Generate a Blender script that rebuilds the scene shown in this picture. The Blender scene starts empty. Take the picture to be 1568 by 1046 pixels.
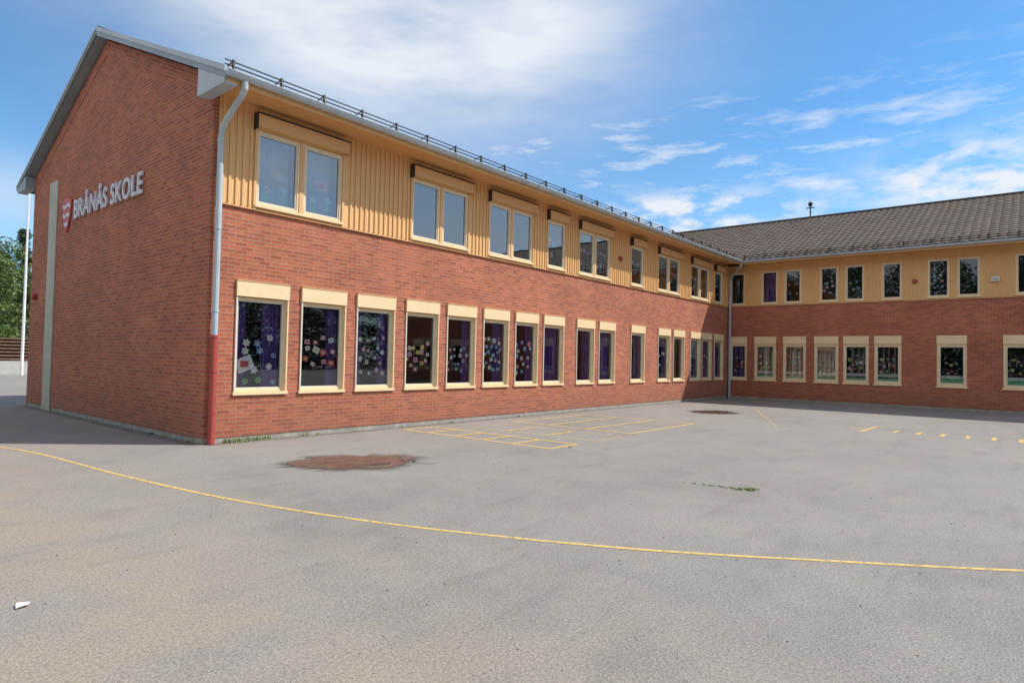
import bpy, bmesh, math, random
import numpy as np
from mathutils import Vector, Matrix
random.seed(7); rng=np.random.default_rng(7)
L=25.29; WD=11.34; OV=0.88
scene=bpy.context.scene
COL=bpy.context.collection
# ------------------------------------------------------------------ materials
def newmat(name):
    m=bpy.data.materials.new(name); m.use_nodes=True
    nt=m.node_tree; b=nt.nodes['Principled BSDF']; return m,nt,b
def N(nt,t,**k):
    n=nt.nodes.new(t)
    for a,v in k.items(): setattr(n,a,v)
    return n
def mixc(nt,fac,a,b,blend='MIX'):
    n=nt.nodes.new('ShaderNodeMix'); n.data_type='RGBA'; n.blend_type=blend
    for i,v in ((0,fac),(6,a),(7,b)):
        if hasattr(v,'is_linked'): nt.links.new(v,n.inputs[i])
        elif isinstance(v,(int,float)): n.inputs[i].default_value=v
        else: n.inputs[i].default_value=(*v,1)
    return n.outputs[2]
def noise(nt,vec,scale,detail=4,rough=.6):
    n=nt.nodes.new('ShaderNodeTexNoise'); n.inputs['Scale'].default_value=scale
    n.inputs['Detail'].default_value=detail; n.inputs['Roughness'].default_value=rough
    if vec is not None: nt.links.new(vec,n.inputs['Vector'])
    return n.outputs['Fac']
def ramp(nt,v,a,b,va=0.,vb=1.):
    n=nt.nodes.new('ShaderNodeMapRange'); n.inputs[1].default_value=a;n.inputs[2].default_value=b
    n.inputs[3].default_value=va;n.inputs[4].default_value=vb; nt.links.new(v,n.inputs[0]); return n.outputs[0]
def bump(nt,b,h,strength=.3,dist=.01):
    n=nt.nodes.new('ShaderNodeBump'); n.inputs['Strength'].default_value=strength;n.inputs['Distance'].default_value=dist
    nt.links.new(h,n.inputs['Height']); nt.links.new(n.outputs[0],b.inputs['Normal'])
def objco(nt): return nt.nodes.new('ShaderNodeTexCoord').outputs['Object']
def mapping(nt,vec,scale):
    n=nt.nodes.new('ShaderNodeMapping'); n.inputs['Scale'].default_value=scale; nt.links.new(vec,n.inputs[0]); return n.outputs[0]
def mul(nt,a,b,op='MULTIPLY'):
    n=nt.nodes.new('ShaderNodeMath');n.operation=op
    for i,v in enumerate((a,b)):
        if isinstance(v,(int,float)): n.inputs[i].default_value=v
        else: nt.links.new(v,n.inputs[i])
    return n.outputs[0]
MATS={}
def simple(name,col,rough=.6,metal=0.,var=.12,vscale=6.,bs=0,bscale=60):
    m,nt,b=newmat(name); o=objco(nt)
    f=noise(nt,o,vscale,3)
    c=mixc(nt,ramp(nt,f,.3,.7),tuple(x*(1-var) for x in col),tuple(min(1,x*(1+var)) for x in col))
    nt.links.new(c,b.inputs['Base Color']); b.inputs['Roughness'].default_value=rough; b.inputs['Metallic'].default_value=metal
    if bs: bump(nt,b,noise(nt,o,bscale,2),bs,.004)
    MATS[name]=m; return m
def brick():
    m,nt,b=newmat('brick'); uv=nt.nodes.new('ShaderNodeUVMap').outputs[0]
    t=nt.nodes.new('ShaderNodeTexBrick'); nt.links.new(uv,t.inputs['Vector'])
    t.inputs['Scale'].default_value=1; t.inputs['Mortar Size'].default_value=.0085;t.inputs['Mortar Smooth'].default_value=.3
    t.inputs['Brick Width'].default_value=.24;t.inputs['Row Height'].default_value=.075;t.inputs['Bias'].default_value=-.1
    t.inputs['Color1'].default_value=(.55,.158,.073,1);t.inputs['Color2'].default_value=(.33,.082,.044,1);t.inputs['Mortar'].default_value=(.46,.29,.21,1)
    big=noise(nt,uv,.7,4); f=ramp(nt,big,.3,.7,.82,1.12)
    h=nt.nodes.new('ShaderNodeCombineColor')
    for i in range(3): nt.links.new(f,h.inputs[i])
    c=mixc(nt,1.,t.outputs['Color'],h.outputs[0],'MULTIPLY')
    s=noise(nt,mapping(nt,uv,(3,.6,1)),1.3,4,.7)
    c=mixc(nt,ramp(nt,s,.6,.85,0,.2),c,(.56,.42,.35))
    fine=noise(nt,mapping(nt,uv,(1,4,1)),9,3)
    c=mixc(nt,ramp(nt,fine,.35,.65,.0,.34),c,(.24,.075,.047))
    sp=nt.nodes.new('ShaderNodeSeparateXYZ');nt.links.new(uv,sp.inputs[0])
    dz=mul(nt,ramp(nt,sp.outputs[1],1.0,.05,0,.6),ramp(nt,big,.35,.65))
    c=mixc(nt,dz,c,(.20,.10,.07))
    nt.links.new(c,b.inputs['Base Color']); b.inputs['Roughness'].default_value=.85
    inv=nt.nodes.new('ShaderNodeMath');inv.operation='SUBTRACT';inv.inputs[0].default_value=1;nt.links.new(t.outputs['Fac'],inv.inputs[1])
    bump(nt,b,inv.outputs[0],.7,.008); MATS['brick']=m
brick()
def wood(name,col):
    m,nt,b=newmat(name); uv=nt.nodes.new('ShaderNodeUVMap').outputs[0]
    g=noise(nt,mapping(nt,uv,(30,1.2,1)),1.5,4,.65)
    c=mixc(nt,ramp(nt,g,.3,.7),tuple(x*.86 for x in col),tuple(x*1.07 for x in col))
    c=mixc(nt,ramp(nt,noise(nt,uv,.8,3),.4,.7,0,.3),c,(col[0]*.88,col[1]*.8,col[2]*.7))
    nt.links.new(c,b.inputs['Base Color']); b.inputs['Roughness'].default_value=.65
    MATS[name]=m
wood('cladding',(.78,.465,.195)); wood('soffit_wood',(.70,.37,.14)); wood('trim_wood',(.76,.46,.21))
simple('cream_paint',(.80,.62,.37),.5,var=.06)
simple('cream_panel',(.85,.64,.38),.5,var=.05)
simple('sash_paint',(.68,.63,.53),.45,var=.05)
simple('dark_trim',(.05,.04,.035),.5)
simple('metal_grey',(.44,.50,.54),.4,.0,var=.10,vscale=2)
simple('flashing',(.27,.32,.35),.45,.0,var=.12,vscale=2)
simple('pipe_red',(.40,.065,.05),.5)
simple('concrete',(.34,.32,.28),.9,var=.25,vscale=5,bs=.5)
simple('panel_green_grey',(.44,.43,.34),.6,var=.1,vscale=1.5)
simple('sign_white',(.62,.62,.66),.5); simple('sign_red',(.55,.05,.05),.5)
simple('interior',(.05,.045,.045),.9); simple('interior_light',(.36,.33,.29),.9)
simple('curtain_purple',(.20,.10,.38),.9,var=.2); simple('curtain_pale',(.66,.70,.72),.9,var=.1)
simple('guard_black',(.035,.03,.03),.5)
simple('bark',(.12,.09,.07),.9,var=.4); simple('weathered_wood',(.20,.12,.08),.85,var=.3)
simple('pole_white',(.8,.8,.8),.4)
for n,c in dict(paper_white=(.85,.85,.85),paper_pink=(.85,.50,.55),paper_red=(.7,.12,.15),paper_blue=(.25,.42,.75),paper_green=(.16,.6,.28),paper_yellow=(.85,.7,.2)).items(): simple(n,c,.8,var=.05)
def tiles():
    m,nt,b=newmat('roof_tile'); uv=nt.nodes.new('ShaderNodeUVMap').outputs[0]
    t=nt.nodes.new('ShaderNodeTexBrick'); nt.links.new(uv,t.inputs['Vector']); t.offset=0
    t.inputs['Scale'].default_value=1;t.inputs['Brick Width'].default_value=.3;t.inputs['Row Height'].default_value=.37;t.inputs['Mortar Size'].default_value=.010
    t.inputs['Color1'].default_value=(.125,.095,.077,1);t.inputs['Color2'].default_value=(.175,.14,.115,1);t.inputs['Mortar'].default_value=(.035,.026,.022,1)
    c=mixc(nt,ramp(nt,noise(nt,uv,.5,4),.35,.7,0,.5),t.outputs['Color'],(.15,.12,.095))
    nt.links.new(c,b.inputs['Base Color']);b.inputs['Roughness'].default_value=.85;b.inputs['IOR'].default_value=1.35
    MATS['roof_tile']=m
tiles()
def asphalt():
    m,nt,b=newmat('asphalt'); o=objco(nt)
    big=noise(nt,o,.22,4,.6); mid=noise(nt,o,1.3,5,.75); fine=noise(nt,o,42,3,.8); sp=noise(nt,o,95,1,.6)
    c=mixc(nt,ramp(nt,big,.35,.65),(.235,.218,.202),(.31,.288,.265))
    c=mixc(nt,ramp(nt,mid,.4,.65,0,.6),c,(.345,.315,.282))
    sep=nt.nodes.new('ShaderNodeSeparateXYZ');nt.links.new(o,sep.inputs[0])
    c=mixc(nt,mul(nt,ramp(nt,sep.outputs[0],-.9,-3.6,0,1),ramp(nt,noise(nt,o,.7,4,.65),.38,.58,0.1,.8)),c,(.39,.31,.225))
    st=noise(nt,mapping(nt,o,(.5,2.2,1)),.9,5,.7)
    c=mixc(nt,ramp(nt,st,.54,.72,0,.45),c,(.155,.142,.132))
    c=mixc(nt,ramp(nt,fine,.42,.66,0,.62),c,(.11,.10,.092))
    c=mixc(nt,ramp(nt,sp,.56,.66,0,.62),c,(.50,.465,.42))
    nt.links.new(c,b.inputs['Base Color']);b.inputs['Roughness'].default_value=.92;b.inputs['IOR'].default_value=1.3
    bump(nt,b,fine,.6,.01);MATS['asphalt']=m
asphalt()
def paint(name,col,lo,hi,a=1.):
    m,nt,b=newmat(name);o=objco(nt);f=noise(nt,o,13,5,.85)
    b.inputs['Base Color'].default_value=(*col,1);b.inputs['Roughness'].default_value=.7
    nt.links.new(ramp(nt,f,lo,hi,0,a),b.inputs['Alpha']);MATS[name]=m
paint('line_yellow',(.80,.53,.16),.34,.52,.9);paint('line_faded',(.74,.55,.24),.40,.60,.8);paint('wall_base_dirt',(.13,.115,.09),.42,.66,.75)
def radial_alpha(nt,b,lo,hi,amt,top=1.):
    o=objco(nt);ln=N(nt,'ShaderNodeVectorMath',operation='LENGTH');nt.links.new(o,ln.inputs[0])
    r=mul(nt,ln.outputs['Value'],ramp(nt,noise(nt,o,1.7,5,.65),.25,.75,-amt,amt),'ADD')
    nt.links.new(ramp(nt,r,lo,hi,top,0),b.inputs['Alpha']);return o,r
def puddle():
    m,nt,b=newmat('puddle_water');o,r=radial_alpha(nt,b,.90,1.0,.38)
    c=mixc(nt,ramp(nt,noise(nt,o,3.0,5),.35,.65),(.07,.055,.045),(.15,.115,.095))
    c=mixc(nt,ramp(nt,r,.7,.98,0,.8),c,(.17,.135,.11))
    nt.links.new(c,b.inputs['Base Color']);nt.links.new(ramp(nt,r,.75,.97,.03,.35),b.inputs['Roughness']);b.inputs['IOR'].default_value=1.25
    MATS['puddle_water']=m
    m,nt,b=newmat('wet_asphalt');radial_alpha(nt,b,.70,1.05,.40,.75)
    b.inputs['Base Color'].default_value=(.16,.14,.12,1);b.inputs['Roughness'].default_value=.6
    MATS['wet_asphalt']=m
puddle()
def glass(name,base,tint):
    m,nt,b=newmat(name);nt.nodes.remove(b);out=[n for n in nt.nodes if n.type=='OUTPUT_MATERIAL'][0]
    tr=N(nt,'ShaderNodeBsdfTransparent');tr.inputs[0].default_value=(*tint,1)
    gl=N(nt,'ShaderNodeBsdfGlossy');gl.inputs['Roughness'].default_value=.015;gl.inputs[0].default_value=(.93,.97,1,1)
    fr=N(nt,'ShaderNodeFresnel');fr.inputs[0].default_value=1.5
    a=ramp(nt,fr.outputs[0],0.04,1,base,.9);mx=N(nt,'ShaderNodeMixShader')
    bp=N(nt,'ShaderNodeBump');bp.inputs['Strength'].default_value=.06;bp.inputs['Distance'].default_value=.02
    nt.links.new(noise(nt,objco(nt),1.4,1),bp.inputs['Height']);nt.links.new(bp.outputs[0],gl.inputs['Normal'])
    nt.links.new(a,mx.inputs[0]);nt.links.new(tr.outputs[0],mx.inputs[1]);nt.links.new(gl.outputs[0],mx.inputs[2]);nt.links.new(mx.outputs[0],out.inputs[0])
    MATS[name]=m
glass('window_glass',.11,(.78,.80,.80));glass('window_glass_coated',.25,(.60,.66,.70))
def leaf(name,c1,c2):
    m,nt,b=newmat(name)
    c=mixc(nt,ramp(nt,noise(nt,objco(nt),1.2,2),.3,.7),c1,c2)
    nt.links.new(c,b.inputs['Base Color']);b.inputs['Roughness'].default_value=.6;MATS[name]=m
leaf('foliage',(.06,.10,.02),(.13,.19,.04));leaf('foliage_dark',(.025,.05,.018),(.06,.095,.035));leaf('grass',(.14,.22,.05),(.26,.32,.10))
# ------------------------------------------------------------------ mesh builder
class MB:
    def __init__(s): s.v=[];s.f=[];s.m=[];s.uv=[];s.mats=[]
    def mi(s,n):
        if n not in s.mats: s.mats.append(n)
        return s.mats.index(n)
    def face(s,pts,mat,uv=None):
        b=len(s.v); s.v+= [tuple(p) for p in pts]; s.f.append(tuple(range(b,b+len(pts)))); s.m.append(s.mi(mat))
        s.uv.append(uv if uv else [(0,0)]*len(pts))
    def box(s,F,u0,u1,d0,d1,z0,z1,mat,swap=False):
        c=[(u,d,z) for u in(u0,u1) for d in(d0,d1) for z in(z0,z1)]
        for idx,ax in (((0,1,3,2),(1,2)),((4,6,7,5),(1,2)),((0,4,5,1),(0,2)),((2,3,7,6),(0,2)),((0,2,6,4),(0,1)),((1,5,7,3),(0,1))):
            p=[c[i] for i in idx]
            if swap: uv=[(q[ax[1]],q[ax[0]]) for q in p]
            else: uv=[(q[ax[0]],q[ax[1]]) for q in p]
            s.face([F(*q) for q in p],mat,uv)
    def tube(s,pts,r,mat,n=10):
        pts=[Vector(p) for p in pts];rings=[]
        up=Vector((.3,.2,.93))
        for i,p in enumerate(pts):
            t=(pts[min(i+1,len(pts)-1)]-pts[max(i-1,0)]).normalized()
            a=t.cross(up); 
            if a.length<.1:a=t.cross(Vector((1,0,0)))
            a.normalize();b=t.cross(a)
            rr=r[i] if isinstance(r,(list,tuple)) else r
            rings.append([p+(a*math.cos(k*2*math.pi/n)+b*math.sin(k*2*math.pi/n))*rr for k in range(n)])
        for i in range(len(rings)-1):
            for k in range(n):
                k2=(k+1)%n; s.face([rings[i][k],rings[i][k2],rings[i+1][k2],rings[i+1][k]],mat)
        s.face(rings[0],mat);s.face(rings[-1][::-1],mat)
    def make(s,name,parent=None,recalc=True):
        me=bpy.data.meshes.new(name);me.from_pydata(s.v,[],s.f)
        for n in s.mats: me.materials.append(MATS[n])
        me.polygons.foreach_set('material_index',s.m)
        ul=me.uv_layers.new(name='UVMap');flat=[c for f in s.uv for p in f for c in p];ul.data.foreach_set('uv',flat)
        if recalc:
            bm=bmesh.new();bm.from_mesh(me)
            bmesh.ops.recalc_face_normals(bm,faces=bm.faces)
            bm.to_mesh(me);bm.free()
        me.update();ob=bpy.data.objects.new(name,me);COL.objects.link(ob)
        if parent: ob.parent=parent
        return ob
def empty(name):
    e=bpy.data.objects.new(name,None);COL.objects.link(e);return e
FA=lambda u,d,z:(u,-d,z)           # long facade
FW=lambda u,d,z:(L-d,-u,z)         # right wing facade
FG=lambda u,d,z:(-d,WD-u,z)        # gable
school=empty('school_building')
HB=4.44;SOF=6.42
low=[(.54,1.60),(1.91,2.97),(3.28,4.34),(4.70,5.76),(6.07,7.13),(7.45,8.51),(8.82,9.88),(10.18,11.24),(11.99,13.05),(13.37,14.43),(15.60,16.66),(17.80,18.86),(19.18,20.24),(20.86,21.92),(22.13,23.19),(23.55,24.61)]
ups=[(.83,2),(4.77,2),(7.56,2),(10.27,1),(12.02,2),(15.49,1),(17.68,2),(20.80,2),(23.45,1)]
wl=[(.10,.92),(1.27,2.27),(2.58,3.58),(3.92,4.92),(5.10,6.10),(6.30,7.30),(8.52,9.52),(10.64,11.64),(12.9,13.9),(14.2,15.2),(16.4,17.4),(17.7,18.7),(20,21),(21.3,22.3)]
wu=[(.10,.80),(1.60,2.32),(2.64,3.36),(4.16,4.88),(5.19,5.91),(6.59,7.31),(8.22,8.94),(9.21,9.93),(11.03,11.75),(12.05,12.77),(14.1,14.8),(15.9,16.6),(16.9,17.6),(19.5,20.2),(20.5,21.2)]
WEND=24.
def wallrow(mb,F,u0,u1,z0,z1,wins,wz0,wz1,mat,d0,d1):
    if wz0>z0+.001: mb.box(F,u0,u1,d0,d1,z0,wz0,mat)
    if wz1<z1-.001: mb.box(F,u0,u1,d0,d1,wz1,z1,mat)
    c=u0
    for a,b in wins+[(u1,u1)]:
        if a>c+.001: mb.box(F,c,a,d0,d1,wz0,wz1,mat)
        c=b
walls=MB()
SILL=.87;TOP=3.02
wallrow(walls,FA,0.0,L,.10,HB,low,SILL,TOP,'brick',-.25,0)
wallrow(walls,FW,0.0,WEND,.10,HB,wl,SILL,2.97,'brick',-.25,0)
walls.box(FA,0,.10,-.25,0,HB,SOF,'brick')
walls.box(FA,-.0,L-.02,-.25,-.012,-.3,.10,'concrete'); walls.box(FW,0.02,WEND,-.25,-.012,-.3,.10,'concrete')
rz=lambda y:6.36+.4245*(min(y,WD-y)+OV)
pts=[(0,.0,.1),(0,WD,.1),(0,WD,rz(WD)),(0,WD/2,rz(WD/2)),(0,0,rz(0))]
walls.face([(-.002,)+p[1:] for p in pts],'brick',[(p[1],p[2]) for p in pts])
walls.box(FG,0,WD,-.2,-.01,-.3,.1,'concrete')
for sgn in(0,1):
    y0,y1=(0,WD/2) if sgn==0 else (WD,WD/2)
    q=[(-.009,y0,rz(y0)-.36),(-.009,y1,rz(y1)-.36),(-.009,y1,rz(y1)),(-.009,y0,rz(y0))]
    ln=math.hypot(y1-y0,rz(y1)-rz(y0)); walls.face(q,'brick',[(0,1),(ln,1),(ln,1.34),(0,1.34)])
walls.face([(0,WD,-.3),(L+14,WD,-.3),(L+14,WD,6.4),(0,WD,6.4)],'brick',[(0,0),(39,0),(39,6.7),(0,6.7)])
walls.face([(L+14,-WEND,-.3),(L+14,WD,-.3),(L+14,WD,6.4),(L+14,-WEND,6.4)],'brick',[(0,0),(35,0),(35,6.7),(0,6.7)])
for yy in(-WEND,WD+.01):
    p=[(L,yy,-.3),(L+14,yy,-.3),(L+14,yy,6.4),(L+7,yy,9.6),(L,yy,6.4)]
    walls.face(p,'brick',[(q[0],q[2]) for q in p])
walls.make('walls',school,recalc=False)
clad=MB()
upsp=[(a,a+(1.95 if n==2 else .93)) for a,n in ups]
UZ0,UZ1=4.52,5.97
wallrow(clad,FA,.10,L,HB,SOF,upsp,UZ0,UZ1,'cladding',-.2,.022)
wallrow(clad,FW,.0,WEND,HB,SOF,wu,UZ0,6.05,'cladding',-.2,.022)
def battens(F,u0,u1,wins,zt):
    u=u0+.06
    while u<u1:
        w=next(((a,b) for a,b in wins if a-.06<u<b+.05),None)
        j=random.uniform(-.005,.005)
        if w is None: clad.box(F,u+j,u+.048+j,.022,.048,HB-.02+random.uniform(-.004,.004),SOF,'cladding')
        u+=.135
battens(FA,.10,L-.03,[(a-.04,b+.04) for a,b in upsp],UZ1);battens(FW,.03,WEND,wu,6.05)
clad.make('timber_cladding',school,recalc=False)
fl=MB();fl.box(FA,.1,L-.05,0.0,.05,HB-.035,HB-.015,'trim_wood');fl.box(FW,.05,WEND,0.0,.05,HB-.035,HB-.015,'trim_wood');fl.make('cladding_drip_board',school)
# ---------------- windows
win=MB();gls=MB();deco=MB()
def sash(F,a,b,z0,z1,df,w,mat,db=-.14):
    win.box(F,a,b,db,df,z0,z0+w,mat);win.box(F,a,b,db,df,z1-w,z1,mat)
    win.box(F,a,a+w,db,df,z0+w,z1-w,mat);win.box(F,b-w,b,db,df,z0+w,z1-w,mat)
def curtain(F,a,b,d,z0,z1,mat):
    n=max(6,int((b-a)/.02));ph=random.random()*6
    P=[(a+(b-a)*i/n,d+.03*math.sin(i*1.1+ph)+.012*math.sin(i*2.7)) for i in range(n+1)]
    for i in range(n):
        (p,q),(r,s)=P[i],P[i+1]; deco.face([F(p,q,z0),F(r,s,z0),F(r,s,z1),F(p,q,z1)],mat)
def paper(F,u,z,s,d,mat,shape):
    ang=random.uniform(-.4,.4)
    if shape=='sq': P=[(-s,-s*.8),(s,-s*.8),(s,s*.8),(-s,s*.8)]
    elif shape=='fl': P=[((s if k%2 else s*.6)*math.cos(k*math.pi/6),(s if k%2 else s*.6)*math.sin(k*math.pi/6)) for k in range(12)]
    else: P=[(s*math.cos(k*math.pi/4),s*math.sin(k*math.pi/4)) for k in range(8)]
    ca,sa=math.cos(ang),math.sin(ang)
    deco.face([F(u+x*ca-y*sa,d,z+x*sa+y*ca) for x,y in P],mat)
    if shape!='sq' : deco.face([F(u+x*.35,d+.0004,z+y*.35) for x,y in P],random.choice(['paper_yellow','paper_red','paper_white']))
    else: deco.face([F(u+x*.5,d+.0004,z+y*.45) for x,y in P],random.choice(['paper_blue','paper_white','paper_red','paper_yellow']))
def papers(F,a,b,z0,z1,n,pal,s,d,shape):
    nc=max(2,int((b-a)/(s*2.7)));pos=[]
    rows=max(1,math.ceil(n/nc))
    for r in range(rows):
        for c in range(nc):
            if len(pos)<n: pos.append((a+(c+.5+.25*(r%2)-.12)*(b-a)/nc+random.uniform(-.05,.05),z1-(r+.5)*(z1-z0)/rows+random.uniform(-.07,.07)))
    for k,(u,z) in enumerate(pos):
        paper(F,u,z,s*random.uniform(.75,1.15),d-.0012*k,random.choice(pal),shape)
def window(F,a,b,z0,z1,df,gmat='window_glass',ow=.045,iw=.035):
    sash(F,a+.002,b-.002,z0+.002,z1-.002,df,ow,'cream_paint',df-.10)
    sash(F,a+ow,b-ow,z0+ow,z1-ow,df-.018,iw,'sash_paint',df-.075)
    g0,g1,h0,h1=a+ow+iw-.005,b-ow-iw+.005,z0+ow+iw-.005,z1-ow-iw+.005
    dg=df-.05;t=random.uniform(-.004,.004)
    p=[(g0,h0),(g1,h0),(g1,h1),(g0,h1)];gls.face([F(g0,dg+t,h0),F(g1,dg-t,h0),F(g1,dg-t,h1),F(g0,dg+t,h1)],gmat,p)
    return g0,g1,h0,h1,dg
for i,(a,b) in enumerate(low):
    g0,g1,h0,h1,dg=window(FA,a,b,.93,2.73,-.05)
    win.box(FA,a-.03,b+.03,-.14,.045,.87,.93,'cream_panel')
    win.box(FA,a-.015,b+.015,-.14,.05,2.74,3.03,'cream_panel')
    win.box(FA,a-.02,b+.02,-.10,.062,3.03,3.045,'trim_wood')
    win.box(FA,b-.018,b+.012,-.12,.03,.93,2.74,'cream_paint');win.box(FA,a-.012,a+.018,-.12,.03,.93,2.74,'sash_paint')
    dp=dg-.012
    if i not in(3,9,12): curtain(FA,g1-random.uniform(.22,.36),g1+.03,dg-.12,h0-.05,h1+.05,'curtain_purple')
    if i in(0,2,4,6,7,8,10,13): curtain(FA,g0-.03,g0+random.uniform(.18,.30),dg-.12,h0-.05,h1+.05,'curtain_purple')
    if i in(7,9,15): curtain(FA,g0+.1,g1,dg-.16,h0-.05,h1+.05,'curtain_purple')
    spec={0:(12,['paper_white','paper_green','paper_blue','paper_white'],.085,.03,.62,'fl'),1:(12,['paper_pink','paper_white','paper_red'],.07,.28,.66,'sq'),2:(16,['paper_pink','paper_white'],.065,.12,.72,'fl'),
    3:(14,['paper_pink','paper_pink','paper_yellow','paper_white'],.065,.2,.62,'sq'),4:(15,['paper_blue','paper_white','paper_pink'],.065,.15,.6,'fl'),5:(20,['paper_pink','paper_white','paper_blue'],.065,.2,.75,'sq'),6:(14,['paper_pink','paper_blue','paper_white'],.075,.12,.75,'ro')}.get(i)
    if spec is None and i in(11,13,14): spec=(6,['paper_white','paper_pink'],.07,.2,.7,'ro')
    if spec:
        n,pal,s,q0,q1,sh=spec;H=h1-h0;papers(FA,g0+.06,g1-.06,h0+H*q0*.9,h0+H*q1,n,pal,s,dp,sh)
    if i==0: paper(FA,g0+.18,h0+.45,.17,dp+.002,'paper_white','sq')
    if i==13: 
        for k in range(14): deco.box(FA,g0,g1,dg-.06,dg-.05,h1-.06*k-.04,h1-.06*k-.01,'paper_white')
def upwin(F,a,n,gm):
    w=.93;b=a+(1.95 if n==2 else w)
    for k in range(n):
        a0=a+k*1.02;g0,g1,h0,h1,dg=window(F,a0,a0+w,UZ0,UZ1-.01,.03,gm)
        yield g0,g1,h0,h1,dg
    if n==2: win.box(F,a+w,a+1.02,-.08,.045,UZ0,UZ1,'trim_wood')
    win.box(F,a-.05,a,-.05,.06,HB-.03,UZ1+.02,'trim_wood');win.box(F,b,b+.05,-.05,.06,HB-.03,UZ1+.02,'trim_wood')
    win.box(F,a-.03,b+.03,-.08,.085,UZ0-.05,UZ0-.002,'cream_panel')
    win.box(F,a-.05,b+.07,.03,.17,UZ1+.045,UZ1+.27,'trim_wood')
    win.box(F,a-.07,a-.052,.02,.18,UZ1-.02,UZ1+.28,'dark_trim');win.box(F,b+.072,b+.085,.02,.18,UZ1+.0,UZ1+.28,'trim_wood')
    win.box(F,a-.07,b+.09,.02,.19,UZ1+.28,UZ1+.295,'dark_trim')
for i,(a,n) in enumerate(ups):
    for g0,g1,h0,h1,dg in upwin(FA,a,n,'window_glass_coated'):
        if i==0:
            for k in(0,1):
                u=g0+.2+.35*k;z=h0+.14+.05*k
                deco.box(FA,u-.01,u+.01,dg-.014,dg-.012,z-.1,z+.1,'paper_green');paper(FA,u,z+.14,.10,dg-.018-.001*k,'paper_white','fl');paper(FA,u-.01,z-.03,.09,dg-.022-.001*k,'paper_green','fl')
            paper(FA,(g0+g1)/2,h0+.62,.14,dg-.016,'paper_pink','sq')
        if i==0: curtain(FA,g0-.03,g1+.03,dg-.35,h0-.1,h1+.1,'curtain_pale')
        if i in(1,2): curtain(FA,g0-.03,g0+.25,dg-.3,h0-.1,h1+.1,'curtain_pale')
        if i>2: papers(FA,g0+.05,g1-.05,h0+.2,h0+.9,random.randint(2,6),['paper_white','paper_pink','paper_blue'],.08,dg-.012,'ro')
for i,(a,b) in enumerate(wl):
    win.box(FW,a-.0,b+.0,-.12,.02,2.62,2.965,'cream_panel')
    g0,g1,h0,h1,dg=window(FW,a,b,.93,2.618,-.02,'window_glass',.10 if i else .08,.03)
    win.box(FW,a-.03,b+.03,-.14,.045,.87,.93,'cream_panel')
    if i>0: deco.box(FW,g0,g1,dg-.03,dg-.02,h0,h0+random.uniform(.1,.2),'paper_green')
    if 0<i<6:
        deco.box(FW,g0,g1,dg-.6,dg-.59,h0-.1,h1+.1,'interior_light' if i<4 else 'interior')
        for k in range(3):
            u=g0+.12+random.uniform(.0,.1)+k*.22; curtain(FW,u,u+.05,dg-.2,h0+.1,h1,random.choice(['curtain_pale','paper_pink','paper_white']))
    if i==0: curtain(FW,g0,g1,dg-.15,h0,h1,'curtain_purple')
    if i>0: deco.box(FW,g0,g1,dg-.045,dg-.04,h0+.18,h0+.30,'paper_white')
    papers(FW,g0+.08,g1-.08,h0+.3,h0+random.uniform(.8,1.3),random.randint(5,11),['paper_white','paper_red','paper_yellow','paper_pink','paper_green'],.07,dg-.012,random.choice(['ro','fl']))
for i,(a,b) in enumerate(wu):
    g0,g1,h0,h1,dg=window(FW,a,b,UZ0,6.048,.03,'window_glass',.045,.03)
    win.box(FW,a-.03,b+.03,-.08,.075,UZ0-.05,UZ0-.002,'cream_panel')
    win.box(FW,a-.03,b+.03,.02,.05,6.05,6.10,'trim_wood')
    if i in(1,): curtain(FW,g0,g1,dg-.2,h0,h1,'curtain_purple')
    if i in(2,3,4,6): papers(FW,g0+.05,g1-.05,h0+.25,h0+.9,random.randint(3,6),['paper_white','paper_pink','paper_blue'],.06,dg-.012,'ro')
win.make('window_frames',school);gls.make('window_panes',school,recalc=False);deco.make('curtains_and_paper_decorations',school,recalc=False)
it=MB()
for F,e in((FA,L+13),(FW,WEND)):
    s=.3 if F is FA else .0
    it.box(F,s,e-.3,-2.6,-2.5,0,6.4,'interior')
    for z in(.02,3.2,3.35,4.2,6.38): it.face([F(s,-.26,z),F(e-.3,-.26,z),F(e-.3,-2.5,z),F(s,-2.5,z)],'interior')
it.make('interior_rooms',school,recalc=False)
# ---------------- roofs
def tiled(mb,eave,along,length,slope,run,rise,pitch=.30,seg=6):
    e=Vector(eave);al=Vector(along);sd=Vector(slope)
    nrow=int(run/.34);nu=int(length/pitch*seg)
    sl=math.hypot(run,rise);nrm=(Vector((0,0,run))-sd*rise).normalized()
    prev=None
    for r in range(nrow):
        s0=r/nrow;s1=(r+1)/nrow
        for (s,off) in((s0,.035),(s1,.008)):
            base=e+sd*run*s+Vector((0,0,rise*s))
            line=[]
            for k in range(nu+1):
                u=k*length/nu; h=off+.028*abs(math.sin(math.pi*u/pitch))**.8
                line.append((base+al*u+nrm*h,(u,s*sl)))
            if prev is not None:
                for k in range(nu):
                    q=[prev[k],prev[k+1],line[k+1],line[k]]
                    mb.face([p[0] for p in q],'roof_tile',[p[1] for p in q])
            prev=line
EZ=6.50;SL=.4245
roof=MB()
tiled(roof,(-.22,-OV,EZ),(1,0,0),32.5,(0,1,0),WD/2+OV,(WD/2+OV)*SL,seg=4)
tiled(roof,(L-OV,-WEND-.3,EZ),(0,1,0),WEND+WD+.6,(1,0,0),7+OV,(7+OV)*SL,seg=6)
roof.make('roof_tiles',school,recalc=False)
rs=MB()
rh=(WD/2+OV)*SL
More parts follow.
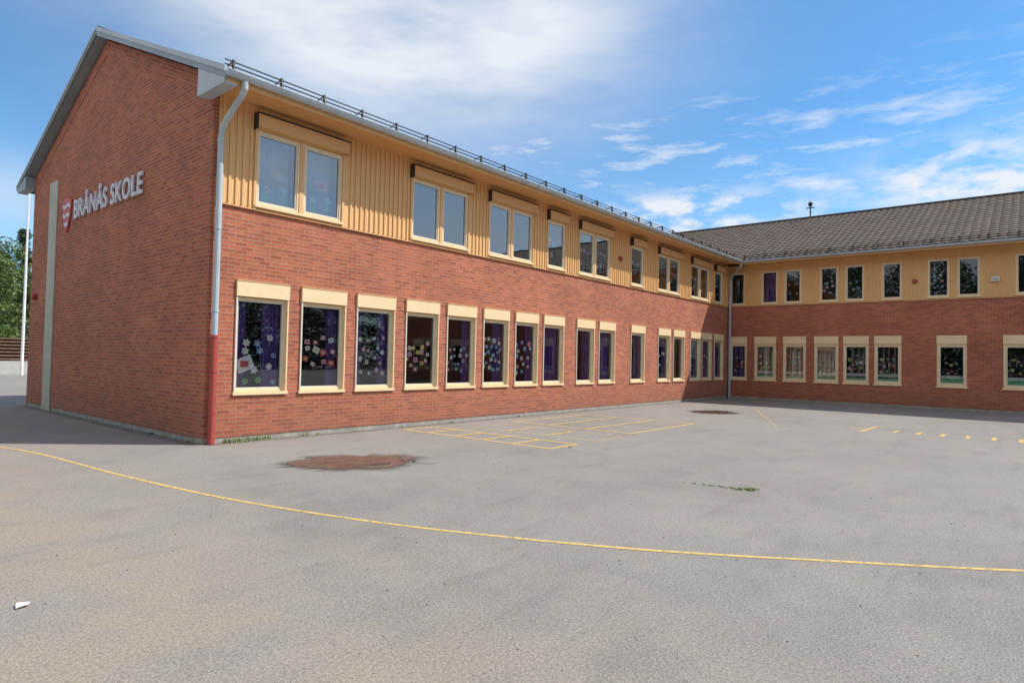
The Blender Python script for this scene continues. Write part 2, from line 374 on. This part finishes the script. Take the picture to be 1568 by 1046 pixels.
def slab(p0,p1,p2,p3,t,mat):
    top=[Vector(p) for p in(p0,p1,p2,p3)];bot=[p-Vector((0,0,t)) for p in top]
    rs.face(top,mat);rs.face(bot[::-1],mat)
    for i in range(4): rs.face([top[i],bot[i],bot[(i+1)%4],top[(i+1)%4]],mat)
ym=WD/2
slab((-.20,-OV+.03,EZ),(32,-OV+.03,EZ),(32,ym,EZ+rh),(-.20,ym,EZ+rh),.07,'dark_trim')
slab((-.20,WD+OV,EZ),(32,WD+OV,EZ),(32,ym,EZ+rh),(-.20,ym,EZ+rh),.07,'dark_trim')
rw=(7+OV)*SL
slab((L-OV+.03,-WEND-.3,EZ),(L-OV+.03,WD+.3,EZ),(L+7,WD+.3,EZ+rw),(L+7,-WEND-.3,EZ+rw),.07,'dark_trim')
slab((L+14+OV,-WEND-.3,EZ),(L+14+OV,WD+.3,EZ),(L+7,WD+.3,EZ+rw),(L+7,-WEND-.3,EZ+rw),.07,'roof_tile')
rs.tube([(-.22,ym,EZ+rh+.02),(31,ym,EZ+rh+.02)],.10,'roof_tile',8);rs.tube([(L+7,-WEND-.3,EZ+rw+.02),(L+7,WD+.3,EZ+rw+.02)],.11,'roof_tile',8)
rs.make('roof_deck',school,recalc=False)
vb=MB()
for s in(0,1):
    Y=(lambda y:y) if s==0 else (lambda y:WD-y)
    zl=-.14 if s==0 else -.06
    for (x0,x1,zt,zb,mat) in((-.245,-.20,.055,zl,'flashing'),(-.262,-.246,.075,-.03 if s==0 else .02,'metal_grey'),(-.20,-.0,-.075,-.11,'flashing')):
        A=[(-OV-.04,EZ),(ym,EZ+rh+.02)]
        pr=[]
        for x in(x0,x1):
            pr.append([(x,Y(A[0][0]),A[0][1]+zb),(x,Y(A[1][0]),A[1][1]+zb),(x,Y(A[1][0]),A[1][1]+zt),(x,Y(A[0][0]),A[0][1]+zt)])
        vb.face(pr[0],mat);vb.face(pr[1][::-1],mat)
        for i in range(4): vb.face([pr[0][i],pr[1][i],pr[1][(i+1)%4],pr[0][(i+1)%4]],mat)
for s in(0,1):
    Y=(lambda y:y) if s==0 else (lambda y:WD-y)
    prof=[(-OV+.02,6.30),(.16,6.30),(.16,EZ+(OV+.16)*SL-.12),(-OV+.02,EZ-.03)] if s==0 else [(-OV+.02,6.36),(-.02,6.36),(-.02,EZ+(OV-.02)*SL-.12),(-OV+.02,EZ-.03)]
    a=[(-.235,Y(y),z) for y,z in prof];b=[(-.005,Y(y),z) for y,z in prof]
    mt='metal_grey' if s==0 else 'flashing'
    vb.face(a,mt);vb.face(b[::-1],mt)
    for i in range(4): vb.face([a[i],b[i],b[(i+1)%4],a[(i+1)%4]],mt)
vb.make('verge_boards',school)
sf=MB()
for F,e in((FA,L),(FW,WEND)):
    nb=7
    for k in range(nb):
        d0=.0+k*(OV-.04)/nb; 
        sf.box(F,0,e,d0+.004,d0+(OV-.04)/nb-.004,SOF-.02,SOF,'soffit_wood',swap=True)
    sf.box(F,-.2 if F is FA else OV,(e-OV) if F is FA else e,OV-.04,OV-.015,6.33,6.50,'trim_wood',swap=True)
sf.make('soffit_boards',school,recalc=False)
gt=MB()
def gutter(p0,p1,out):
    p0=Vector(p0);p1=Vector(p1);o=Vector(out);n=8;R=.085
    for (r,fl) in((R,0),(R-.006,1)):
        ring=[o*(r*math.cos(math.pi+math.pi*k/n))+Vector((0,0,r*math.sin(math.pi+math.pi*k/n))) for k in range(n+1)]
        for k in range(n): gt.face([p0+ring[k],p1+ring[k],p1+ring[k+1],p0+ring[k+1]],'metal_grey')
    gt.tube([p0+o*R,p1+o*R],.012,'metal_grey',6)
    for q in(p0,p1): gt.face([q+o*(R*math.cos(math.pi+math.pi*k/n))+Vector((0,0,R*math.sin(math.pi+math.pi*k/n))) for k in range(n+1)],'metal_grey')
    ln=(p1-p0).length;k=.4
    while k<ln:
        c=p0+(p1-p0)*(k/ln);w=(p1-p0).normalized()*.012
        ring=[o*((R+.006)*math.cos(math.pi+math.pi*j/n))+Vector((0,0,(R+.006)*math.sin(math.pi+math.pi*j/n))) for j in range(n+1)]
        for j in range(n): gt.face([c-w+ring[j],c+w+ring[j],c+w+ring[j+1],c-w+ring[j+1]],'metal_grey')
        k+=.6
gutter((-.24,-OV-.07,6.48),(L-OV-.07,-OV-.07,6.48),(0,-1,0))
gutter((L-OV-.07,-OV-.07,6.48),(L-OV-.07,-WEND-.3,6.48),(-1,0,0))
gt.make('gutters',school,recalc=False)
dp=MB()
dp.tube([(.10,-OV-.06,6.42),(.10,-OV-.05,6.28),(.10,-OV+.05,6.18),(.10,-.28,5.86),(.10,-.14,5.74),(.10,-.105,5.6),(.10,-.105,1.95)],.055,'metal_grey',12)
dp.tube([(.10,-.105,1.97),(.10,-.105,.0)],.062,'pipe_red',12)
for z in(5.5,3.9,2.4): dp.tube([(.10,-.105,z),(.10,-.105,z+.04)],.064,'metal_grey',12)
for z in(1.93,.55,1.3): dp.tube([(.10,-.105,z),(.10,-.105,z+.05)],.07,'pipe_red',12)
dp.make('downpipe_near_corner',school)
dq=MB()
dq.tube([(L-OV-.06,-OV-.06,6.40),(L-OV-.04,-OV-.04,6.28),(L-.3,-.3,5.9),(L-.14,-.14,5.75),(L-.13,-.13,5.6),(L-.13,-.13,0)],.055,'metal_grey',12)
for z in(5.4,4.0,2.4,1.0): dq.tube([(L-.13,-.13,z),(L-.13,-.13,z+.04)],.064,'metal_grey',12)
dq.make('downpipe_inner_corner',school)
sg=MB()
def guard(F,u0,u1):
    yb=.10;zb=EZ+yb*SL+.03
    for z,r in((.10,.012),(.18,.012)): sg.tube([F(u0,yb+.03,zb+z),F(u1,yb+.03,zb+z)],r,'guard_black',6)
    u=u0+.15
    while u<u1:
        for w in(-.015,.015):
            a=[F(u+w,yb-.02,zb-.03),F(u+w,yb+.05,zb-.0),F(u+w,yb+.06,zb+.22),F(u+w,yb+.01,zb+.22)];sg.face(a,'guard_black')
        sg.tube([F(u,yb+.04,zb+.20),F(u,yb+.38,zb+.14)],.012,'guard_black',5)
        sg.tube([F(u,yb-.02,zb-.02),F(u,yb+.04,zb+.22)],.017,'guard_black',5)
        u+=.92
guard(lambda u,i,z:(u,-OV+i,z),-.18,L-OV);guard(lambda u,i,z:(L-OV+i,-u,z),OV,WEND)
sg.make('snow_guard_rails',school,recalc=False)
wf=MB()
def bell(F,u,z):
    wf.tube([Vector(F(u,.02,z)),Vector(F(u,.10,z)),Vector(F(u,.13,z))],[.10,.095,.05],'pipe_red',12)
bell(FA,14.66,5.35);bell(FW,7.77,5.2);bell(FG,WD-10.75,3.18)
wf.box(FW,10.27,10.55,.044,.14,5.03,5.22,'sash_paint');wf.box(FW,10.33,10.49,.14,.16,5.07,5.18,'metal_grey')
wf.make('alarm_bells_and_vent',school)
ps=MB();ps.box(FG,WD-9.72,WD-9.02,.004,.03,.0,6.30,'panel_green_grey');ps.make('wall_panel_strip',school)
an=MB();x,y=L+7,-1.93
an.tube([(x,y,9.8),(x,y,10.75)],.035,'guard_black',8);an.tube([(x-.0,y-.22,10.45),(x,y+.22,10.45)],.03,'guard_black',6)
an.tube([(x,y,10.55),(x,y,10.7),(x,y,10.8)],[.10,.13,.04],'guard_black',10);an.tube([(x-.15,y,10.2),(x+.15,y,10.2)],.03,'guard_black',6);an.make('roof_antenna',school)
# ---------------- sign
sign=empty('school_name_sign')
cu=bpy.data.curves.new('letters','FONT');cu.body='BRÅNÅS SKOLE';cu.size=.66;cu.extrude=.02;cu.offset=.012;cu.space_character=1.04
to=bpy.data.objects.new('letters',cu);COL.objects.link(to);cu.materials.append(MATS['sign_white'])
bpy.context.view_layer.update()
wx=to.dimensions.x;sxx=4.42/wx
R=Matrix(((0,0,-1,0),(-1,0,0,0),(0,1,0,0),(0,0,0,1)))
to.matrix_world=Matrix.Translation((-.035,7.55,5.04))@R@Matrix.Diagonal((sxx,1,1,1));
mw=to.matrix_world.copy();to.parent=sign;to.matrix_world=mw
em=MB()
def shield(w,h,n=10):
    P=[(-w,h*.8),(0,h),(w,h*.8)]
    for k in range(1,n+1):
        t=k/n;P.append((w*(1-t**2.2),h*.8-1.8*h*t))
    left=[(-x,y) for x,y in P[3:-1]][::-1]
    return P+left
c_u=WD-8.13;c_z=5.22
sh=shield(.36,.46)
fr=[FG(c_u+x,.045,c_z+y) for x,y in sh];bk_=[FG(c_u+x,.005,c_z+y) for x,y in sh]
em.face(fr,'sign_red')
for i in range(len(sh)): em.face([fr[i],bk_[i],bk_[(i+1)%len(sh)],fr[(i+1)%len(sh)]],'sign_red')
for k,zc in enumerate((.22,-.03,-.26)):
    w=(.31,.27,.15)[k];n=12;up=[];dn=[]
    for i in range(n+1):
        t=-1+2*i/n;zz=zc+.04*math.sin(t*3.1)-.04*t
        up.append(FG(c_u+t*w,.05,c_z+zz+.05));dn.append(FG(c_u+t*w,.05,c_z+zz-.045))
    for i in range(n): em.face([up[i],up[i+1],dn[i+1],dn[i]],'sign_white')
em.make('emblem',sign,recalc=False)
# ------------------------------------------------------------------ ground
gm=MB();S=400
gm.face([(-S,-S,0),(S,-S,0),(S,S,0),(-S,S,0)],'asphalt');gm.make('ground',recalc=False)
def strip(mb,pts,w,z,mat):
    P=[Vector((x,y,z)) for x,y in pts]
    for i in range(len(P)-1):
        def off(j):
            t=(P[min(j+1,len(P)-1)]-P[max(j-1,0)]);t.z=0;t.normalize();return Vector((-t.y,t.x,0))*w/2
        a,b=off(i),off(i+1);mb.face([P[i]+a,P[i]-a,P[i+1]-b,P[i+1]+b],mat)
ln=MB()
ctrl=[(-3.4,6.5),(-2.7,2.6),(-2.38,1.2),(-2.22,.0),(-2.05,-2.2),(-1.76,-4.4),(-1.32,-6.2),(-.85,-7.5),(-.16,-8.97),(.79,-10.48),(1.47,-11.49),(3.0,-13.6),(5,-16)]
def cr(P,n=8):
    o=[]
    for i in range(len(P)-1):
        p0=P[max(i-1,0)];p1=P[i];p2=P[i+1];p3=P[min(i+2,len(P)-1)]
        for k in range(n):
            t=k/n;o.append(tuple(.5*((2*p1[j])+(-p0[j]+p2[j])*t+(2*p0[j]-5*p1[j]+4*p2[j]-p3[j])*t*t+(-p0[j]+3*p1[j]-3*p2[j]+p3[j])*t**3) for j in(0,1)))
    return o+[P[-1]]
strip(ln,cr(ctrl),.055,.004,'line_yellow')
ln.make('painted_yellow_line',recalc=False)
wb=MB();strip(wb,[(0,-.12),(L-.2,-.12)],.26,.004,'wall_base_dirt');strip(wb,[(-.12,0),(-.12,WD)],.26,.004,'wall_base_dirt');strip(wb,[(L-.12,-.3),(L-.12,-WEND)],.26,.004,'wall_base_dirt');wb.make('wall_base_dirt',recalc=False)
gg=MB()
def rect(x0,x1,y0,y1,m='line_faded',w=.09,z=.004):
    for q in([(x0,y0),(x1,y0)],[(x0,y1),(x1,y1)]): strip(gg,q,w,z,m)
    for q in([(x0,y0),(x0,y1)],[(x1,y0),(x1,y1)]): strip(gg,q,w,z+.002,m)
rect(4.3,5.2,-4.6,-.5,'line_yellow')
for y in(-1.3,-2.1,-2.9,-3.7): strip(gg,[(4.3,y),(5.2,y)],.10,.008,'line_yellow')
rect(5.9,7.0,-4.6,-1.2)
for y in(-2.2,-3.3): strip(gg,[(5.9,y),(7.0,y)],.09,.008,'line_yellow')
rect(7.7,11.2,-4.4,-.9,'line_yellow')
for y in(-2.05,-3.2): strip(gg,[(7.7,y),(11.2,y)],.09,.008,'line_yellow')
for x in(8.9,10.0): strip(gg,[(x,-4.4),(x,-.9)],.08,.010,'line_faded')
strip(gg,[(12.4,-6.2),(19,-3.4)],.06,.004,'line_faded')
strip(gg,[(12.8,-8.15),(14.6,-8.2)],.10,.004,'line_yellow');strip(gg,[(13.7,-8.15),(13.7,-7.7)],.10,.006,'line_yellow')
for k in range(9): 
    y=-8.82-.5*k;strip(gg,[(13.15,y),(13.95,y)],.09,.004,'line_yellow')
for k in range(6): strip(gg,[(17+k*.9,-7.0-k*.2),(17.6+k*.9,-7.0-k*.2)],.07,.004,'line_faded')
gg.make('painted_playground_markings',recalc=False)
def blob(cx,cy,a,b,ang,z,mat,name):
    mb=MB();mb.face([(1.45*math.cos(k/64*2*math.pi),1.45*math.sin(k/64*2*math.pi),0) for k in range(64)],mat)
    o=mb.make(name,recalc=False);o.location=(cx,cy,z);o.scale=(a,b,1);o.rotation_euler[2]=ang;return o
p1=blob(.83,-3.40,1.0,.62,-.66,.011,'puddle_water','puddle')
w1=blob(.83,-3.40,1.15,.78,-.66,.006,'wet_asphalt','wet_edge')
p2=blob(15.7,-3.2,.85,.65,-.5,.011,'puddle_water','puddle');w2=blob(15.7,-3.2,.95,.75,-.5,.006,'wet_asphalt','wet_edge')
bpy.context.view_layer.update()
for p,w_ in((p1,w1),(p2,w2)):
    mw=w_.matrix_world.copy();w_.parent=p;w_.matrix_parent_inverse=p.matrix_world.inverted()
st=MB()
def stone(x,y,s,mat):
    n=7;b=[Vector((x+s*random.uniform(.7,1.1)*math.cos(k*2*math.pi/n),y+s*random.uniform(.7,1.1)*math.sin(k*2*math.pi/n),.0)) for k in range(n)]
    t=[Vector((x+(p.x-x)*.6,y+(p.y-y)*.6,s*random.uniform(.4,.7))) for p in b]
    st.face(t,mat)
    for k in range(n): st.face([b[k],b[(k+1)%n],t[(k+1)%n],t[k]],mat)
stone(1.5,-4.0,.05,'dark_trim');stone(4.75,-4.75,.04,'dark_trim')
for _ in range(420):
    x=random.uniform(-4.8,6);y=random.uniform(-11.3,-1);stone(x,y,random.uniform(.004,.011),random.choice(['concrete','concrete','bark','dark_trim']))
st.make('gravel_stones')
lt=MB();lt.face([(-4.14,-6.58,.012),(-4.07,-6.58,.02),(-4.05,-6.51,.012),(-4.12,-6.50,.02)],'paper_white');lt.make('paper_litter')
wd=MB()
def tuft(x,y,n,h,sp):
    for _ in range(n):
        a=random.uniform(0,6.28);r=random.uniform(0,sp);bx=x+r*math.cos(a);by=y+r*math.sin(a);hh=h*random.uniform(.5,1.1)
        la=random.uniform(0,6.28);lx=.6*hh*math.cos(la);ly=.6*hh*math.sin(la);w=random.uniform(.004,.009)
        px,py=-math.sin(la)*w,math.cos(la)*w
        wd.face([(bx-px,by-py,0),(bx+px,by+py,0),(bx+lx*.5+px,by+ly*.5+py,hh*.7),(bx+lx*.5-px,by+ly*.5-py,hh*.7)],'grass')
        wd.face([(bx+lx*.5-px,by+ly*.5-py,hh*.7),(bx+lx*.5+px,by+ly*.5+py,hh*.7),(bx+lx,by+ly,hh)],'grass')
for k in range(9): tuft(.38+.11*k+random.uniform(-.04,.04),-.07,18,.09,.06)
for x in(2.0,2.1,2.35,3.3,4.6,6.2,6.3,9.0,12.5): tuft(x,-.05,10,.05,.05)
for k in range(16):
    t=k/15;tuft(3.02+.1*t+random.uniform(-.04,.04),-7.8-.9*t,int(3+9*t),.022,.05)
for _ in range(6): tuft(3.1+random.uniform(-.1,.15),-8.65+random.uniform(-.1,.1),14,.028,.08)
for k in range(10): tuft(-.05,random.uniform(.3,10.5),8,.05,.05)
wd.make('weeds',recalc=False)
# ------------------------------------------------------------------ trees
def tree_mesh(name,h,r,mat,conical=False,seed=1,nclump=46,nl=110,zlo=.25):
    rr=random.Random(seed);g=np.random.default_rng(seed);mb=MB()
    mb.tube([(0,0,-.2),(.05,0,h*.3),(-.05,.05,h*.6),(0,0,h*.93)],[.24,.18,.10,.03],'bark',8)
    for k in range(nclump):
        if conical:
            t=rr.uniform(.05,1);zz=h*(.06+.94*t);rad=r*(1-t)*rr.uniform(.4,1)+.1
        else:
            t=rr.random();zz=h*(zlo+(.97-zlo)*t);rad=r*math.sin(math.pi*min(.97,.25+.70*t))**.7*rr.uniform(.25,1.05)
        a=rr.uniform(0,6.28);c=np.array([rad*math.cos(a),rad*math.sin(a),zz])
        mb.tube([(0,0,zz*.82),(c[0]*.6,c[1]*.6,zz*.92),tuple(c)],[.06,.035,.012],'bark',5)
        cr_=(.55 if conical else .85)*rr.uniform(.7,1.25)*r/2.8
        P=g.normal(size=(nl,3));P/=np.linalg.norm(P,axis=1)[:,None];P*=(g.random(nl)**.45)[:,None]*cr_*np.array([1.1,1.1,.75])
        for p in P:
            q=c+p;s=g.uniform(.07,.17)*(r/2.8)**.5;A=g.normal(size=3);A/=np.linalg.norm(A);B=np.cross(A,g.normal(size=3));B/=np.linalg.norm(B)
            mb.face([q-A*s,q+B*s*.6,q+A*s,q-B*s*.6],mat)
    return mb.make(name,recalc=False)
t1=tree_mesh('birch_tree',13,3.4,'foliage',seed=3,nclump=70,zlo=.12);t1.location=(11,72,.5)
t2=tree_mesh('spruce_tree',15,2.8,'foliage_dark',True,seed=5,nclump=80);t2.location=(15,80,.5)
t3=tree_mesh('birch_tree',11,3.8,'foliage',seed=9,nclump=70,zlo=.08);t3.location=(15.5,69,.5)
t4=bpy.data.objects.new('spruce_tree',t2.data);COL.objects.link(t4);t4.location=(10,86,.5);t4.scale=(1.2,1.2,1.05);t4.rotation_euler[2]=2
t5=bpy.data.objects.new('birch_tree',t1.data);COL.objects.link(t5);t5.location=(8.6,62,.5);t5.scale=(.9,.9,.8);t5.rotation_euler[2]=1
bt=tree_mesh('tree_part',11,3.8,'foliage_dark',seed=21,nclump=90,nl=70,zlo=.03)
belt=empty('tree_row');bt.parent=belt;bt.location=(-50,-66,0)
def inst(x,y,s,k,sz=1.):
    o=bpy.data.objects.new('tree_part_%d'%k,bt.data);COL.objects.link(o);o.location=(x,y,0);o.scale=(s*1.15,s*1.15,s*sz*random.uniform(.85,1.15));o.rotation_euler[2]=random.uniform(0,6.28);o.parent=belt
k=0
for x in np.arange(-40,120,4.2):
    inst(x+random.uniform(-1,1),-60+random.uniform(-3,3),random.uniform(.85,1.1),k);k+=1
for y in np.arange(-58,40,4.4):
    inst(-44+random.uniform(-3,3),y+random.uniform(-1,1),random.uniform(.95,1.15),k,1.45);k+=1
for x in np.arange(-30,50,5):
    inst(x+random.uniform(-2,2),105+random.uniform(-6,6),random.uniform(1,1.3),k);k+=1
bk=MB()
def hz(y): 
    t=min(1,max(0,(y-38)/10));return .8*t*t*(3-2*t)-.01
ys=list(np.arange(36,60,1.))+[120]
for i in range(len(ys)-1):
    for x in np.arange(-30,60,10): bk.face([(x,ys[i],hz(ys[i])),(x+10,ys[i],hz(ys[i])),(x+10,ys[i+1],hz(ys[i+1])),(x,ys[i+1],hz(ys[i+1]))],'concrete' if ys[i]<52 else 'grass')
bk.make('gravel_bank',recalc=False)
tf=MB();FI=lambda u,d,z:(u,d,z)
for k in range(7):
    z=.85+k*.26;yy=47+k*.35
    tf.box(FI,-6,16,yy,yy+.34,z,z+.10,'weathered_wood');tf.box(FI,-6,16,yy+.30,yy+.33,z-.26,z,'weathered_wood')
for x in range(-6,17,2): tf.box(FI,x-.06,x+.06,49.5,49.6,.6,2.5,'weathered_wood')
tf.make('wooden_terrace_steps')
fp=MB();fp.tube([(5.8,37.8,0),(5.8,37.8,6),(5.8,37.8,11.7)],[.09,.075,.045],'pole_white',12);fp.tube([(5.8,37.8,11.7),(5.8,37.8,11.8),(5.8,37.8,11.9)],[.09,.11,.03],'pole_white',10);fp.make('flagpole')
# ------------------------------------------------------------------ world
sd=Vector((.70,-.70,1.07)).normalized()
el=math.asin(sd.z);rot=math.atan2(sd.x,sd.y)
w=bpy.data.worlds.new('World');scene.world=w;w.use_nodes=True;nt=w.node_tree
bg=nt.nodes['Background']
sky=N(nt,'ShaderNodeTexSky',sky_type='NISHITA',sun_disc=False,sun_elevation=el,sun_rotation=rot,air_density=1.0,dust_density=.3,ozone_density=3.,altitude=100)
tc=nt.nodes.new('ShaderNodeTexCoord').outputs['Generated']
sp=nt.nodes.new('ShaderNodeSeparateXYZ');nt.links.new(tc,sp.inputs[0])
def M(op,a,b=None):
    n=nt.nodes.new('ShaderNodeMath');n.operation=op
    for i,v in enumerate((a,b)):
        if v is None: continue
        if isinstance(v,(int,float)): n.inputs[i].default_value=v
        else: nt.links.new(v,n.inputs[i])
    return n.outputs[0]
az=M('MULTIPLY',M('ARCTAN2',sp.outputs[1],sp.outputs[0]),57.2958)
elv=M('MULTIPLY',M('ARCSINE',sp.outputs[2]),57.2958)
cmb=nt.nodes.new('ShaderNodeCombineXYZ');nt.links.new(M('MULTIPLY',az,.01745),cmb.inputs[0]);nt.links.new(M('MULTIPLY',elv,.01745),cmb.inputs[1])
ae=cmb.outputs[0]
def mp(sc,rotz,loc=(0,0,0)):
    n=nt.nodes.new('ShaderNodeMapping');n.inputs['Scale'].default_value=sc;n.inputs['Rotation'].default_value=(0,0,rotz);n.inputs['Location'].default_value=loc;nt.links.new(ae,n.inputs[0]);return n.outputs[0]
def gauss(a,wa,e,we):
    x=M('POWER',M('ABSOLUTE',M('DIVIDE',M('SUBTRACT',az,a),wa)),2.);y=M('POWER',M('ABSOLUTE',M('DIVIDE',M('SUBTRACT',elv,e),we)),2.)
    return M('EXPONENT',M('MULTIPLY',M('ADD',x,y),-1))
n1=noise(nt,mp((2.2,7,1),.25),1.6,4,.6)
n2=noise(nt,mp((5,22,1),-.12,(3,1,0)),1.5,5,.65)
n3=noise(nt,mp((9,20,1),.0,(7,2,0)),1.3,5,.6)
veil=M('MULTIPLY',M('MINIMUM',M('MULTIPLY',gauss(50,20,31,10.),1.7),1.),ramp(nt,n1,.3,.60,.52,1.0))
high=M('MULTIPLY',ramp(nt,elv,30,50,0,.5),ramp(nt,n1,.35,.65,.3,1.))
fill_clouds=M('MULTIPLY',M('MAXIMUM',ramp(nt,sp.outputs[1],.0,-.4,0,.6),ramp(nt,sp.outputs[0],.0,-.4,0,.9)),ramp(nt,n1,.3,.6,.5,1.))  # unseen cloud cover behind the camera, added as fill for the shaded gable
streak=M('MULTIPLY',ramp(nt,n2,.5,.72,0,.85),M('ADD',gauss(10,26,16,6),M('MULTIPLY',gauss(38,14,19,5),.7)))
cum=M('MULTIPLY',ramp(nt,n3,.42,.58,0,1.),M('MINIMUM',M('ADD',M('MULTIPLY',gauss(24,9,12.8,1.6),1.5),M('MULTIPLY',gauss(3,6,14.,2.2),1.5)),1.))
leftv=M('MULTIPLY',gauss(78,8,11,2.5),.35)
haze=ramp(nt,elv,2,20,.20,.0)
tot=veil
for q in(high,fill_clouds,streak,cum,leftv): tot=M('MAXIMUM',tot,q)
tot=M('MINIMUM',M('ADD',tot,haze),.95)
deep=mixc(nt,1.,sky.outputs[0],(.56,.96,1.14),'MULTIPLY')
cc=mixc(nt,tot,deep,(5.7,5.95,6.3))
nt.links.new(cc,bg.inputs[0]);bg.inputs[1].default_value=.15
sl=bpy.data.lights.new('sun','SUN');sl.energy=4.8;sl.angle=math.radians(.5);sl.color=(1,.955,.88)
so=bpy.data.objects.new('sun',sl);COL.objects.link(so);so.rotation_euler=sd.to_track_quat('Z','Y').to_euler();so.location=(20,-20,30)
# ------------------------------------------------------------------ camera
yaw,pi_,ro=math.radians(-50.402),math.radians(1.621),math.radians(1.183)
fw=Vector((math.cos(pi_)*math.sin(-yaw),math.cos(pi_)*math.cos(-yaw),math.sin(pi_)));r=Vector((math.cos(-yaw),-math.sin(-yaw),0));u=r.cross(fw)
r2=r*math.cos(ro)+u*math.sin(ro);u2=u*math.cos(ro)-r*math.sin(ro)
cd=bpy.data.cameras.new('camera');cd.sensor_width=36;cd.lens=967.064/1568*36;cd.clip_end=2000
co=bpy.data.objects.new('camera',cd);COL.objects.link(co)
m3=Matrix((r2,u2,-fw)).transposed();co.matrix_world=Matrix.Translation((-5.277,-11.553,1.65))@m3.to_4x4()
scene.camera=co
scene.view_settings.view_transform='Standard';scene.view_settings.look='None';scene.view_settings.exposure=0
